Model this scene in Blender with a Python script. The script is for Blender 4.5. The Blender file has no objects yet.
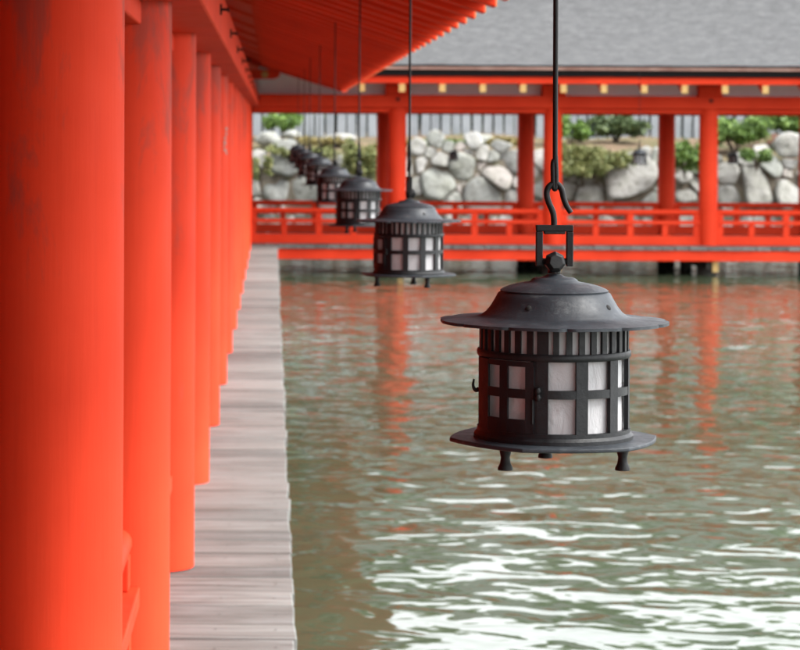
import bpy, math, random
import numpy as np
from mathutils import Vector, Matrix, noise as mnoise
random.seed(7)
R = math.radians
SC = bpy.context.scene
COL = SC.collection
CAMZ = 1.78          # camera height above the walkway deck (z = 0)
FPX = 2420.0         # focal length in pixels of an 800 px wide frame

# ------------------------------------------------------------------ camera
cd = bpy.data.cameras.new('camera')
cam = bpy.data.objects.new('camera', cd)
COL.objects.link(cam)
SC.camera = cam
cd.sensor_fit = 'HORIZONTAL'
cd.sensor_width = 36
cd.lens = FPX / 800 * 36
cd.shift_x = (400 - 272) / 800
cd.shift_y = -(325 - 132) / 800
cd.clip_start = 0.05
cd.clip_end = 3000
cam.matrix_world = Matrix.Translation((0, 0, CAMZ)) @ Matrix.Rotation(R(90), 4, 'X') @ Matrix.Rotation(R(0.3), 4, 'Z')
cd.dof.use_dof = True
cd.dof.focus_distance = 4.05
cd.dof.aperture_fstop = 13.0

# ------------------------------------------------------------------ light
SUN_EL, SUN_AZ = 50, 103          # azimuth clockwise from +Y (camera direction)
w = bpy.data.worlds.new('World')
SC.world = w
w.use_nodes = True
nt = w.node_tree
for n in list(nt.nodes):
    nt.nodes.remove(n)
sky = nt.nodes.new('ShaderNodeTexSky')
sky.sky_type = 'NISHITA'
sky.sun_disc = False
sky.sun_elevation = R(SUN_EL)
sky.sun_rotation = R(SUN_AZ)
sky.air_density = 1.0
sky.dust_density = 1.0
sky.ozone_density = 1.0
hsv = nt.nodes.new('ShaderNodeHueSaturation')
hsv.inputs['Saturation'].default_value = 0.12
bg = nt.nodes.new('ShaderNodeBackground')
bg.inputs['Strength'].default_value = 0.15
out = nt.nodes.new('ShaderNodeOutputWorld')
nt.links.new(sky.outputs[0], hsv.inputs['Color'])
nt.links.new(hsv.outputs[0], bg.inputs[0])
nt.links.new(bg.outputs[0], out.inputs[0])
sd = bpy.data.lights.new('sun', 'SUN')
sd.energy = 1.4
sd.angle = R(25)
sd.color = (1.0, 0.98, 0.94)
sun = bpy.data.objects.new('sun', sd)
COL.objects.link(sun)
a = R(SUN_AZ)
e = R(SUN_EL)
to_sun = Vector((math.sin(a) * math.cos(e), math.cos(a) * math.cos(e), math.sin(e)))
sun.rotation_euler = to_sun.to_track_quat('Z', 'Y').to_euler()
SC.view_settings.view_transform = 'Standard'
SC.view_settings.look = 'None'
SC.view_settings.gamma = 1
SC.view_settings.use_curve_mapping = False
SC.view_settings.exposure = 2.25


# ------------------------------------------------------------------ helpers
class MB:
    """Collects faces; build() links them as ONE mesh object."""
    def __init__(self):
        self.v, self.f, self.m = [], [], []

    def add(self, vs, fs, mi=0):
        o = len(self.v)
        self.v += [tuple(p) for p in vs]
        for f in fs:
            self.f.append(tuple(i + o for i in f))
            self.m.append(mi)

    def box(self, x0, x1, y0, y1, z0, z1, mi=0):
        vs = [(x, y, z) for z in (z0, z1) for y in (y0, y1) for x in (x0, x1)]
        self.add(vs, [(0, 2, 3, 1), (4, 5, 7, 6), (0, 1, 5, 4), (2, 6, 7, 3), (0, 4, 6, 2), (1, 3, 7, 5)], mi)

    def hexa(self, p, mi=0):
        """8 corners, bottom ring then top ring, both counter-clockwise from above."""
        self.add(p, [(3, 2, 1, 0), (4, 5, 6, 7), (0, 1, 5, 4), (1, 2, 6, 5), (2, 3, 7, 6), (3, 0, 4, 7)], mi)

    def tube(self, pts, r, n=10, mi=0, caps=True):
        pts = [Vector(p) for p in pts]
        rs = r if isinstance(r, (list, tuple)) else [r] * len(pts)
        vs = []
        t0 = (pts[1] - pts[0]).normalized()
        ref = Vector((1, 0, 0)) if abs(t0.x) < 0.9 else Vector((0, 1, 0))
        u = t0.cross(ref).normalized()
        for i, p in enumerate(pts):
            t = (pts[min(i + 1, len(pts) - 1)] - pts[max(i - 1, 0)]).normalized()
            u = (u - t * u.dot(t)).normalized()
            w_ = t.cross(u)
            for k in range(n):
                an = 2 * math.pi * k / n
                vs.append(p + (u * math.cos(an) + w_ * math.sin(an)) * rs[i])
        fs = []
        for i in range(len(pts) - 1):
            for k in range(n):
                a_, b_ = i * n + k, i * n + (k + 1) % n
                fs.append((a_, b_, b_ + n, a_ + n))
        if caps:
            fs.append(tuple(range(n))[::-1])
            fs.append(tuple((len(pts) - 1) * n + k for k in range(n)))
        self.add(vs, fs, mi)

    def lathe(self, prof, n=48, cx=0, cy=0, cz=0, mod=None, mi=0, close=False):
        """prof: (r, z) list from top/outside on; mod(r, angle, z) -> r, z."""
        vs, fs = [], []
        for (r, z) in prof:
            for k in range(n):
                an = 2 * math.pi * k / n
                rr, zz = mod(r, an, z) if mod else (r, z)
                vs.append((cx + rr * math.sin(an), cy - rr * math.cos(an), cz + zz))
        m = len(prof)
        for i in range(m if close else m - 1):
            j = (i + 1) % m
            for k in range(n):
                l = (k + 1) % n
                fs.append((i * n + k, i * n + l, j * n + l, j * n + k))
        self.add(vs, fs, mi)
        if not close:
            o = len(self.v) - len(vs)
            if prof[0][0] > 1e-5:
                self.f.append(tuple(o + k for k in range(n))[::-1]); self.m.append(mi)
            if prof[-1][0] > 1e-5:
                self.f.append(tuple(o + (m - 1) * n + k for k in range(n))); self.m.append(mi)

    def arc(self, r0, r1, a0, a1, z0, z1, seg=None, mi=0):
        """piece of a cylinder wall between angles in degrees (0 = front, + = right)."""
        seg = seg or max(1, int(abs(a1 - a0) / 5))
        vs = []
        for i in range(seg + 1):
            an = R(a0 + (a1 - a0) * i / seg)
            s, c = math.sin(an), -math.cos(an)
            vs += [(r0 * s, r0 * c, z0), (r1 * s, r1 * c, z0), (r1 * s, r1 * c, z1), (r0 * s, r0 * c, z1)]
        fs = []
        for i in range(seg):
            b = i * 4
            for k in range(4):
                l = (k + 1) % 4
                fs.append((b + k, b + 4 + k, b + 4 + l, b + l))
        fs.append((0, 1, 2, 3))
        e_ = seg * 4
        fs.append((e_ + 3, e_ + 2, e_ + 1, e_))
        self.add(vs, fs, mi)

    def build(self, name, mat, parent=None, smooth=None, bevel=0, loc=None, fixn=True):
        me = bpy.data.meshes.new(name)
        me.from_pydata(self.v, [], self.f)
        mats = mat if isinstance(mat, (list, tuple)) else [mat]
        for m_ in mats:
            me.materials.append(m_)
        if len(mats) > 1:
            me.polygons.foreach_set('material_index', self.m)
        me.update()
        if fixn:
            import bmesh
            bm = bmesh.new(); bm.from_mesh(me)
            bmesh.ops.recalc_face_normals(bm, faces=bm.faces)
            bm.to_mesh(me); bm.free()
        if smooth is not None:
            me.shade_smooth()
            me.set_sharp_from_angle(angle=R(smooth))
        o = bpy.data.objects.new(name, me)
        COL.objects.link(o)
        if parent:
            o.parent = parent
        if loc:
            o.location = loc
        if bevel:
            b = o.modifiers.new('bevel', 'BEVEL')
            b.width = bevel; b.segments = 2; b.limit_method = 'ANGLE'
        return o


def tag(o, label=None, cat=None, group=None, kind=None):
    if label: o['label'] = label
    if cat: o['category'] = cat
    if group: o['group'] = group
    if kind: o['kind'] = kind
    return o


def empty(name, loc=(0, 0, 0), rz=0):
    o = bpy.data.objects.new(name, None)
    o.empty_display_size = 0.2
    COL.objects.link(o)
    o.location = loc
    o.rotation_euler = (0, 0, rz)
    return o


def inst(src, parent, loc=(0, 0, 0), rot=(0, 0, 0), scale=(1, 1, 1)):
    c = src.copy()
    COL.objects.link(c)
    c.parent = parent
    c.location = loc
    c.rotation_euler = rot
    c.scale = scale
    for ch in [x for x in SC.objects if x.parent == src]:
        d = ch.copy(); COL.objects.link(d); d.parent = c
    return c


def smooth_path(pts, k=6):
    """Catmull-Rom through the points."""
    P = [Vector(p) for p in pts]
    P = [P[0] * 2 - P[1]] + P + [P[-1] * 2 - P[-2]]
    res = []
    for i in range(1, len(P) - 2):
        for j in range(k):
            t = j / k
            a_, b_, c_, d_ = P[i - 1], P[i], P[i + 1], P[i + 2]
            res.append(0.5 * ((2 * b_) + (c_ - a_) * t + (2 * a_ - 5 * b_ + 4 * c_ - d_) * t * t + (3 * b_ - a_ - 3 * c_ + d_) * t ** 3))
    res.append(P[-2])
    return res


# ------------------------------------------------------------------ materials
class NT:
    def __init__(self, name):
        self.mat = bpy.data.materials.new(name)
        self.mat.use_nodes = True
        self.t = self.mat.node_tree
        self.b = self.t.nodes['Principled BSDF']
        self.geo = self.t.nodes.new('ShaderNodeNewGeometry')

    def n(self, kind, **kw):
        x = self.t.nodes.new(kind)
        for k, v in kw.items():
            setattr(x, k, v)
        return x

    def link(self, a_, b_):
        self.t.links.new(a_, b_)

    def coords(self, scale=(1, 1, 1), rot=(0, 0, 0)):
        m = self.n('ShaderNodeMapping')
        m.inputs['Scale'].default_value = scale
        m.inputs['Rotation'].default_value = rot
        self.link(self.geo.outputs['Position'], m.inputs['Vector'])
        return m.outputs[0]

    def noise(self, scale, vec=None, detail=4, rough=0.55, dist=0):
        x = self.n('ShaderNodeTexNoise')
        x.inputs['Scale'].default_value = scale
        x.inputs['Detail'].default_value = detail
        x.inputs['Roughness'].default_value = rough
        x.inputs['Distortion'].default_value = dist
        self.link(vec if vec is not None else self.geo.outputs['Position'], x.inputs['Vector'])
        return x.outputs['Fac']

    def ramp(self, fac, stops):
        x = self.n('ShaderNodeValToRGB')
        els = x.color_ramp.elements
        while len(els) < len(stops):
            els.new(0.5)
        for e_, (p, c) in zip(els, stops):
            e_.position = p
            e_.color = (c[0], c[1], c[2], 1) if isinstance(c, (tuple, list)) else (c, c, c, 1)
        self.link(fac, x.inputs[0])
        return x.outputs[0]

    def mix(self, fac, a_, b_, mode='MIX'):
        x = self.n('ShaderNodeMix', data_type='RGBA', blend_type=mode)
        for s, v in ((0, fac), (6, a_), (7, b_)):
            if isinstance(v, (int, float)):
                x.inputs[s].default_value = v
            elif isinstance(v, tuple):
                x.inputs[s].default_value = (*v, 1)
            else:
                self.link(v, x.inputs[s])
        return x.outputs[2]

    def math(self, op, a_, b_=0.0, clamp=False):
        x = self.n('ShaderNodeMath', operation=op)
        x.use_clamp = clamp
        for s, v in ((0, a_), (1, b_)):
            if isinstance(v, (int, float)):
                x.inputs[s].default_value = v
            else:
                self.link(v, x.inputs[s])
        return x.outputs[0]

    def set(self, color=None, rough=None, bump=None, bdist=0.01, bstr=1.0, **kw):
        for key, v in (('Base Color', color), ('Roughness', rough)):
            if v is None: continue
            if isinstance(v, (int, float)):
                self.b.inputs[key].default_value = v
            elif isinstance(v, tuple):
                self.b.inputs[key].default_value = (*v, 1)
            else:
                self.link(v, self.b.inputs[key])
        if bump is not None:
            x = self.n('ShaderNodeBump')
            x.inputs['Distance'].default_value = bdist
            x.inputs['Strength'].default_value = bstr
            self.link(bump, x.inputs['Height'])
            self.link(x.outputs[0], self.b.inputs['Normal'])
        for k, v in kw.items():
            self.b.inputs[k.replace('_', ' ')].default_value = v
        return self.mat


def vermilion(name, stain=0.0):
    t = NT(name)
    tone = t.noise(1.3, detail=5)
    col = t.ramp(tone, [(0.3, (0.60, 0.036, 0.011)), (0.7, (0.74, 0.054, 0.017))])
    fine = t.noise(14, t.coords((1, 1, 0.25)), detail=6, rough=0.65)
    col = t.mix(t.ramp(fine, [(0.5, 0.0), (0.85, 0.16)]), col, (0.56, 0.075, 0.035))
    grain = t.noise(9, t.coords((5, 5, 0.22)), detail=6, rough=0.7)
    col = t.mix(t.ramp(grain, [(0.30, 0.10), (0.44, 0.0)]), col, (0.36, 0.018, 0.008))
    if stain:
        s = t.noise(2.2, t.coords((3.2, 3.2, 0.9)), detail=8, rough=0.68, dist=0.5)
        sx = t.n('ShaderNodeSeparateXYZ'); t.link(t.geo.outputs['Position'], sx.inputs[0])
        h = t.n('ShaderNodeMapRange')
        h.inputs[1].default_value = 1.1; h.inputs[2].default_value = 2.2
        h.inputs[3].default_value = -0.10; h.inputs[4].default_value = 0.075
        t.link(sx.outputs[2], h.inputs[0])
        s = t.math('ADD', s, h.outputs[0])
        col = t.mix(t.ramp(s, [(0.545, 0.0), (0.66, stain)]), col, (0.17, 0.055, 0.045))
    return t.set(col, t.ramp(fine, [(0.3, 0.58), (0.8, 0.75)]), bump=grain, bdist=0.003, bstr=0.3, Specular_IOR_Level=0.12)


M = {}
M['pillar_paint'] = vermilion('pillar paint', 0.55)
M['paint'] = vermilion('vermilion paint')

t = NT('ochre end paint')
M['ochre'] = t.set(t.ramp(t.noise(20), [(0.3, (0.42, 0.25, 0.07)), (0.7, (0.50, 0.33, 0.11))]), 0.55)

t = NT('white plaster')
M['plaster'] = t.set(t.ramp(t.noise(3), [(0.3, (0.68, 0.73, 0.77)), (0.7, (0.74, 0.78, 0.81))]), 0.8)

def deck_mat(name, along):
    t = NT(name)
    sc = (1.0, 14, 14) if along == 'x' else (14, 1.0, 14)
    g = t.noise(1.6, t.coords(sc), detail=8, rough=0.7, dist=0.4)
    rnd = t.geo.outputs['Random Per Island']
    base = t.ramp(rnd, [(0.0, (0.085, 0.087, 0.081)), (0.3, (0.185, 0.188, 0.176)), (0.55, (0.120, 0.120, 0.112)), (0.8, (0.165, 0.162, 0.150)), (1.0, (0.215, 0.218, 0.206))])
    col = t.mix(t.ramp(g, [(0.34, 0.85), (0.54, 0.0)]), base, (0.052, 0.044, 0.038))
    pale = t.noise(2.3, t.coords((1.0, 5, 5) if along == 'x' else (5, 1.0, 5)), detail=5)
    col = t.mix(t.ramp(pale, [(0.5, 0.0), (0.72, 0.6)]), col, (0.215, 0.222, 0.218))
    brown = t.noise(1.1, t.coords((1.4, 6, 6) if along == 'x' else (6, 1.4, 6)), detail=6, rough=0.6)
    col = t.mix(t.ramp(brown, [(0.55, 0.0), (0.72, 0.5)]), col, (0.085, 0.070, 0.055))
    return t.set(col, 0.82, bump=g, bdist=0.006, bstr=0.9)
M['deck_x'] = deck_mat('weathered planks along x', 'x')
M['deck_y'] = deck_mat('weathered planks along y', 'y')

t = NT('cast iron')
n1 = t.noise(38, detail=7, rough=0.7)
n2 = t.noise(9, detail=4)
c = t.ramp(n2, [(0.3, (0.014, 0.017, 0.021)), (0.7, (0.028, 0.034, 0.041))])
c = t.mix(t.ramp(n1, [(0.58, 0.0), (0.75, 0.45)]), c, (0.060, 0.070, 0.080))
n3 = t.noise(16, t.coords((1, 1, 2.2)), detail=8, rough=0.8)
c = t.mix(t.ramp(n3, [(0.54, 0.0), (0.66, 0.5)]), c, (0.085, 0.092, 0.095))
c = t.mix(t.ramp(n3, [(0.34, 0.6), (0.44, 0.0)]), c, (0.008, 0.009, 0.010))
M['iron'] = t.set(c, t.ramp(n1, [(0.3, 0.38), (0.7, 0.6)]), bump=n1, bdist=0.0012, bstr=0.9, Metallic=0.0, Specular_IOR_Level=0.28)
t = NT('black forged iron')
n1 = t.noise(60, detail=6, rough=0.7)
M['black_iron'] = t.set(t.ramp(n1, [(0.3, (0.004, 0.004, 0.0045)), (0.8, (0.012, 0.012, 0.012))]), 0.5, bump=n1, bdist=0.001, Specular_IOR_Level=0.22)
t = NT('sooty iron')
n1 = t.noise(45, detail=7, rough=0.7)
M['near_black'] = t.set(t.ramp(n1, [(0.35, (0.0035, 0.0042, 0.005)), (0.62, (0.008, 0.009, 0.0105)), (0.8, (0.026, 0.028, 0.028))]), t.ramp(n1, [(0.3, 0.4), (0.7, 0.6)]), bump=n1, bdist=0.0014, bstr=0.9, Specular_IOR_Level=0.3)  # near-black iron with paler flecks, for lattice and door
M['black'] = NT('painted hole dark').set((0.006, 0.006, 0.006), 0.9)

t = NT('lantern paper')
n1 = t.noise(26, t.coords((1, 1, 0.55)), detail=5, rough=0.6, dist=1.2)
M['paper'] = t.set(t.ramp(n1, [(0.3, (0.50, 0.50, 0.51)), (0.7, (0.62, 0.62, 0.63))]), 0.6, bump=n1, bdist=0.006, bstr=0.8)
tr_ = t.n('ShaderNodeBsdfTranslucent'); tr_.inputs[0].default_value = (0.62, 0.58, 0.57, 1)
mx_ = t.n('ShaderNodeMixShader'); mx_.inputs[0].default_value = 0.4
t.link(t.b.outputs[0], mx_.inputs[1]); t.link(tr_.outputs[0], mx_.inputs[2])
t.link(mx_.outputs[0], [n_ for n_ in t.t.nodes if n_.type == 'OUTPUT_MATERIAL'][0].inputs[0])

t = NT('bark shingles')
g = t.noise(3.6, t.coords((1.2, 2.0, 2.0)), detail=9, rough=0.85)
l = t.noise(16, t.coords((0.6, 1.6, 1.6)), detail=6, rough=0.8)
c = t.ramp(g, [(0.28, (0.040, 0.041, 0.043)), (0.5, (0.082, 0.083, 0.085)), (0.70, (0.150, 0.151, 0.153))])
c = t.mix(t.ramp(l, [(0.42, 0.5), (0.58, 0.0)]), c, (0.038, 0.037, 0.036))
M['bark'] = t.set(c, 0.9, bump=l, bdist=0.03, bstr=0.8)
M['bark_edge'] = NT('bark edge').set((0.010, 0.009, 0.009), 0.95, Specular_IOR_Level=0.05)
t = NT('brown eave strip')
M['brown'] = t.set(t.ramp(t.noise(2.5), [(0.35, (0.26, 0.13, 0.10)), (0.7, (0.42, 0.27, 0.22))]), 0.8)

t = NT('pile wood')
sx = t.n('ShaderNodeSeparateXYZ'); t.link(t.geo.outputs['Position'], sx.inputs[0])
g = t.noise(7, t.coords((3, 3, 0.6)), detail=6)
M['pile'] = t.set(t.ramp(g, [(0.3, (0.012, 0.011, 0.009)), (0.7, (0.045, 0.04, 0.03))]), 0.75)

t = NT('boulder')
rnd = t.geo.outputs['Random Per Island']
base = t.ramp(rnd, [(0.0, (0.20, 0.208, 0.195)), (0.25, (0.345, 0.335, 0.315)), (0.5, (0.25, 0.262, 0.238)), (0.75, (0.375, 0.365, 0.345)), (1.0, (0.32, 0.275, 0.245))])
n1 = t.noise(2.4, detail=7, rough=0.68, dist=0.6)
n2 = t.noise(9, detail=6, rough=0.7)
c = t.mix(t.ramp(n1, [(0.44, 0.0), (0.68, 0.6)]), base, (0.21, 0.215, 0.165))
c = t.mix(t.ramp(n2, [(0.53, 0.0), (0.66, 0.75)]), c, (0.115, 0.11, 0.09))
c = t.mix(t.ramp(n2, [(0.28, 0.55), (0.42, 0.0)]), c, (0.52, 0.505, 0.48))
M['stone'] = t.set(c, 0.85, bump=n2, bdist=0.05, bstr=0.8)
t = NT('soil between stones')
M['soil'] = t.set(t.ramp(t.noise(4, detail=7), [(0.3, (0.07, 0.06, 0.045)), (0.55, (0.17, 0.145, 0.11)), (0.75, (0.13, 0.135, 0.085))]), 0.95)
t = NT('fence granite')
n1 = t.noise(3, detail=6)
c = t.mix(0.35, t.ramp(t.geo.outputs['Random Per Island'], [(0, (0.22, 0.245, 0.27)), (1, (0.36, 0.38, 0.41))]), t.ramp(n1, [(0.3, (0.17, 0.19, 0.19)), (0.7, (0.36, 0.37, 0.38))]))
M['granite'] = t.set(c, 0.85)

t = NT('bank earth')
n1 = t.noise(0.9, detail=7, rough=0.65)
n2 = t.noise(12, detail=6, rough=0.75)
c = t.ramp(n1, [(0.36, (0.10, 0.11, 0.04)), (0.46, (0.20, 0.155, 0.075)), (0.55, (0.23, 0.14, 0.09)), (0.66, (0.08, 0.11, 0.035))])
c = t.mix(t.ramp(n2, [(0.4, 0.6), (0.6, 0.0)]), c, (0.06, 0.055, 0.03))
M['earth'] = t.set(c, 0.95, bump=n2, bdist=0.05)

def leaf_mat(name, a_, b_, c_):
    t = NT(name)
    return t.set(t.ramp(t.geo.outputs['Random Per Island'], [(0.0, a_), (0.5, b_), (1.0, c_)]), 0.6)
M['leaf_dark'] = leaf_mat('dark leaves', (0.030, 0.055, 0.018), (0.065, 0.105, 0.032), (0.12, 0.165, 0.05))
M['leaf_green'] = leaf_mat('fresh green leaves', (0.05, 0.10, 0.018), (0.10, 0.19, 0.03), (0.20, 0.31, 0.06))
M['leaf_olive'] = leaf_mat('olive leaves', (0.075, 0.10, 0.022), (0.16, 0.185, 0.05), (0.30, 0.29, 0.11))
M['leaf_straw'] = leaf_mat('straw grass', (0.14, 0.12, 0.035), (0.28, 0.23, 0.075), (0.36, 0.30, 0.14))
t = NT('tree bark')
M['trunk'] = t.set(t.ramp(t.noise(6, t.coords((4, 4, 0.8))), [(0.3, (0.05, 0.04, 0.03)), (0.7, (0.15, 0.12, 0.09))]), 0.9)

t = NT('pond water')
big = t.noise(1.1, t.coords((1.0, 1.1, 1)), detail=1, rough=0.4, dist=0.3)
mid = t.noise(2.7, t.coords((1.15, 1.2, 1), (0, 0, 0.2)), detail=1, rough=0.45, dist=0.5)
sml = t.noise(8.5, t.coords((1.1, 1.1, 1), (0, 0, -0.2)), detail=1, rough=0.5)
h = t.math('ADD', t.math('MULTIPLY', big, 1.2), t.math('ADD', t.math('MULTIPLY', mid, 0.75), t.math('MULTIPLY', sml, 0.07)))
murk = t.ramp(t.noise(0.35, detail=3), [(0.35, (0.046, 0.066, 0.036)), (0.65, (0.060, 0.072, 0.042))])
M['water'] = t.set(murk, 0.06, bump=h, bdist=0.0195, bstr=1.0, IOR=1.34)

t = NT('sea bed')
M['bed'] = t.set((0.08, 0.08, 0.05), 0.95)

# ------------------------------------------------------------------ numbers of the place
P = 2.4                       # bay of the near walkway
PX = -0.46                    # pillar row beside the camera
PR = 0.15                     # pillar radius
Y0 = 5.1                      # first pillar in view
YF = Y0 + 14 * P              # front row of the walkway across the pond (38.7)
YR = YF + 4.1                 # its rear row
FP = 2.49                     # its bay
FX0 = PX - 0.03
ZW = -0.46                    # water level
def C(h): return CAMZ + h     # height given above the camera
Z_NUKI0, Z_BEAM0, Z_BEAM1 = C(.325), C(.40), C(.604)
EAVE = 1.116; EAVE_Z = C(.63)
XR = PX - 4.1                 # left row of the near walkway

# ------------------------------------------------------------------ setting: water, bank
m = MB()
m.add([(-300, -200, ZW), (400, -200, ZW), (400, 47.4, ZW), (-300, 47.4, ZW)], [(0, 1, 2, 3)])
tag(m.build('water', M['water'], fixn=False), 'rippled olive green pond under the lanterns', 'water', kind='structure')
# the land behind the pond, one sheet from under the stone wall to the horizon
m = MB()
xs = [-300, -120, -60, -30] + [-20 + i * 0.5 for i in range(100)] + [35, 60, 120, 400]
ys = [(46.9, -1.5), (47.55, -0.9), (47.85, 1.02), (48.3, 1.26), (48.9, 1.40), (49.6, 1.52), (50.5, 1.66), (52, 1.76), (56, 1.95), (64, 2.2), (80, 2.6), (140, 3.0), (600, 3.0), (2500, 3.0)]
vs = []
for (y, z) in ys:
    for x in xs:
        k = 0.12 if 48 < y < 60 else 0.0
        vs.append((x, y, z + k * mnoise.noise(Vector((x * 0.8, y * 0.8, 3.1)))))
n = len(xs)
fs = [(j * n + i, j * n + i + 1, (j + 1) * n + i + 1, (j + 1) * n + i) for j in range(len(ys) - 1) for i in range(n - 1)]
m.add(vs, fs)
tag(m.build('ground', M['earth'], smooth=60), 'brown leaf covered bank above the stone wall', 'ground', kind='structure')
m = MB()
m.add([(-300, -200, -2.2), (400, -200, -2.2), (400, 47, -2.2), (-300, 47, -2.2)], [(0, 1, 2, 3)])
tag(m.build('pond_bed', M['bed'], fixn=False), 'muddy bed of the pond', 'ground', kind='structure')

# ------------------------------------------------------------------ near walkway
near = empty('covered_walkway', (XR / 2, 0, 0))
tag(near, 'vermilion walkway beside the camera with a row of round pillars and grey plank deck', 'walkway')
OFF = Vector((-XR / 2, 0, 0))       # parts are modelled in world metres; parent sits at x = XR/2
def nbuild(mb, name, mat, parent=near, **kw):
    o = mb.build(name, mat, parent, **kw)
    if parent is near: o.location = OFF
    return o
YA = -6.0
# deck planks
m = MB()
y = YA
rr = random.Random(3)
while y < YF + 0.2:
    wd = rr.uniform(0.22, 0.40)
    x1 = 0.092 + rr.uniform(-0.008, 0.007)
    z = rr.uniform(-0.004, 0.004)
    g = rr.uniform(0.012, 0.022)
    tlt = rr.uniform(-0.003, 0.003)
    y1 = min(y + wd - g, 38.12)
    if y1 - y < 0.05: break
    sk = rr.uniform(-0.006, 0.006)
    m.hexa([(XR - 0.5, y, -0.055), (x1, y, -0.055), (x1 + sk, y1, -0.055), (XR - 0.5, y1, -0.055),
            (XR - 0.5, y, z), (x1, y, z + tlt), (x1 + sk, y1, z - tlt), (XR - 0.5, y1, z)])
    for xn in (-0.19, 0.02):
        xx_, yy_ = xn + rr.uniform(-.01, .01), (y + y1) / 2 + rr.uniform(-.03, .03)
        m.add([(xx_ + 0.0055 * math.cos(q * math.pi / 4), yy_ + 0.0055 * math.sin(q * math.pi / 4), max(z, z + tlt, z - tlt) + 0.0015) for q in range(8)], [tuple(range(8))], 1)
    y += wd
nbuild(m, 'deck', [M['deck_x'], M['pile']], bevel=0.007)
m = MB()
m.box(-0.08, 0.05, YA, 38.2, -0.22, -0.06)
nbuild(m, 'edge_beam', M['paint'], bevel=0.008)
# pillars
pm = MB()
pm.lathe([(PR * 0.985, Z_BEAM0), (PR, 1.2), (PR, 0.03), (PR * 1.0, 0.004)], n=56)
proto = nbuild(pm, 'pillar', M['pillar_paint'], smooth=40)
proto.location = OFF + Vector((PX, Y0, 0))
PY = [Y0 + k * P for k in range(-2, 15)]
for y in PY:
    if abs(y - Y0) > 0.01:
        inst(proto, near, OFF + Vector((PX, y, 0)), (0, 0, y * 1.7))
for y in PY:
    inst(proto, near, OFF + Vector((XR, y, 0)), (0, 0, y * 2.3))
# peeled paint scar on one of the pillars
m = MB()
yy = Y0 + 5 * P
rr = random.Random(5)
for i in range(9):
    zc = CAMZ + 0.02 - i * 0.021 + rr.uniform(-0.006, 0.006); a0 = 58 + rr.uniform(-7, 7)
    m.arc(PR, PR + 0.0015, a0, a0 + rr.uniform(6, 16), zc - 0.008, zc + rr.uniform(0.003, 0.011), seg=3)
t = NT('faded undercoat')
M['faded'] = t.set((0.30, 0.20, 0.17), 0.8)
o = m.build('peeled_paint', M['faded'], near, loc=OFF + Vector((PX, yy, 0)))
# beams on the pillars
m = MB(); m.box(PX - 0.235, PX + 0.245, YA, YF + 0.1, Z_BEAM0, Z_BEAM1)
bm_ = nbuild(m, 'beam', M['paint'], bevel=0.01)
m = MB(); m.box(XR - 0.235, XR + 0.235, YA, YR + 0.1, Z_BEAM0, Z_BEAM1)
nbuild(m, 'beam', M['paint'], bevel=0.01)
m = MB()
for i in range(len(PY) - 1):
    m = MB(); m.box(PX - 0.06, PX + 0.06, PY[i] + 0.12, PY[i + 1] - 0.12, Z_NUKI0, Z_BEAM0 - 0.002)
    nbuild(m, 'tie_beam', M['paint'], bevel=0.006)
# nail covers: small iron T shapes on the side of the beam
cm = MB()
cm.box(0, 0.008, -0.012, 0.012, -0.022, 0.022); cm.tube([(0.008, 0, 0), (0.032, 0, 0)], 0.006, 8); cm.tube([(0.032, 0, 0), (0.037, 0, 0)], 0.012, 8)
cp = cm.build('nail_cover', M['black_iron'], bm_, smooth=30)
for i, y in enumerate(PY):
    o = cp if i == 0 else cp.copy()
    if i: COL.objects.link(o); o.parent = bm_
    o.location = (PX + 0.245, y, Z_BEAM0 + 0.10)
# plaster between beam and roof
m = MB(); m.box(PX - 0.02, PX + 0.02, YA, YF, Z_BEAM1, C(1.08))
nbuild(m, 'plaster_panel', M['plaster'])
# unseen wall on the far-left side, put in to shade the pillars' left
m = MB()
x = XR - 0.03
y = YA
while y < YR:
    m.box(x - 0.03, x + 0.03 + random.uniform(0, 0.004), y, y + 0.236, 0, Z_BEAM0); y += 0.24
nbuild(m, 'light_block_wall', M['paint'], bevel=0.004)
m = MB()  # unseen end wall behind the camera, added to keep light off the first pillar
x = XR
while x < PX - 0.2:
    m.box(x, x + 0.236, YA - 0.06 - random.uniform(0, 0.004), YA, 0, C(0.9)); x += 0.24
nbuild(m, 'light_block_wall', M['paint'], bevel=0.004)

SL = 0.33
def soffit_z(d):            # rafter underside; d = distance inward from the eave edge
    return EAVE_Z + SL * d
# rafters (each one a part); local x = 0 at the eave edge, running to -x
def rafter_mesh(length, half=0.06, dep=0.12):
    m = MB()
    m.hexa([(-length, -half, SL * length), (0, -half, 0), (0, half, 0), (-length, half, SL * length),
            (-length, -half, SL * length + dep), (0, -half, dep), (0, half, dep), (-length, half, SL * length + dep)])
    return m
VY = YF - 1.40               # eave corner in the valley
def valley_x(y):            # right-hand limit of the near soffit past the eave corner
    return EAVE if y <= VY else EAVE - (y - VY) * (EAVE + 0.3) / 1.4
rp = rafter_mesh(1.30).build('rafter', M['paint'], near, bevel=0.006)
rp.location = OFF + Vector((EAVE, VY - 0.25, EAVE_Z))
m = MB(); m.box(0.001, 0.006, -0.048, 0.048, 0.004, 0.116)
m.build('end_cap', M['ochre'], rp)
RS = 0.6225
y = VY - 0.25 - RS
while y > -2:
    inst(rp, near, OFF + Vector((EAVE, y, EAVE_Z)))
    y -= RS
# two jack rafters running into the valley
for k in (1, 2):
    y = VY - 0.25 + RS * k
    if y > YF - 0.25: continue
    L = valley_x(y) + 0.184
    o = rafter_mesh(L).build('rafter', M['paint'], near, bevel=0.006)
    o.location = OFF + Vector((valley_x(y), y, EAVE_Z + SL * (EAVE - valley_x(y))))
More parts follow.
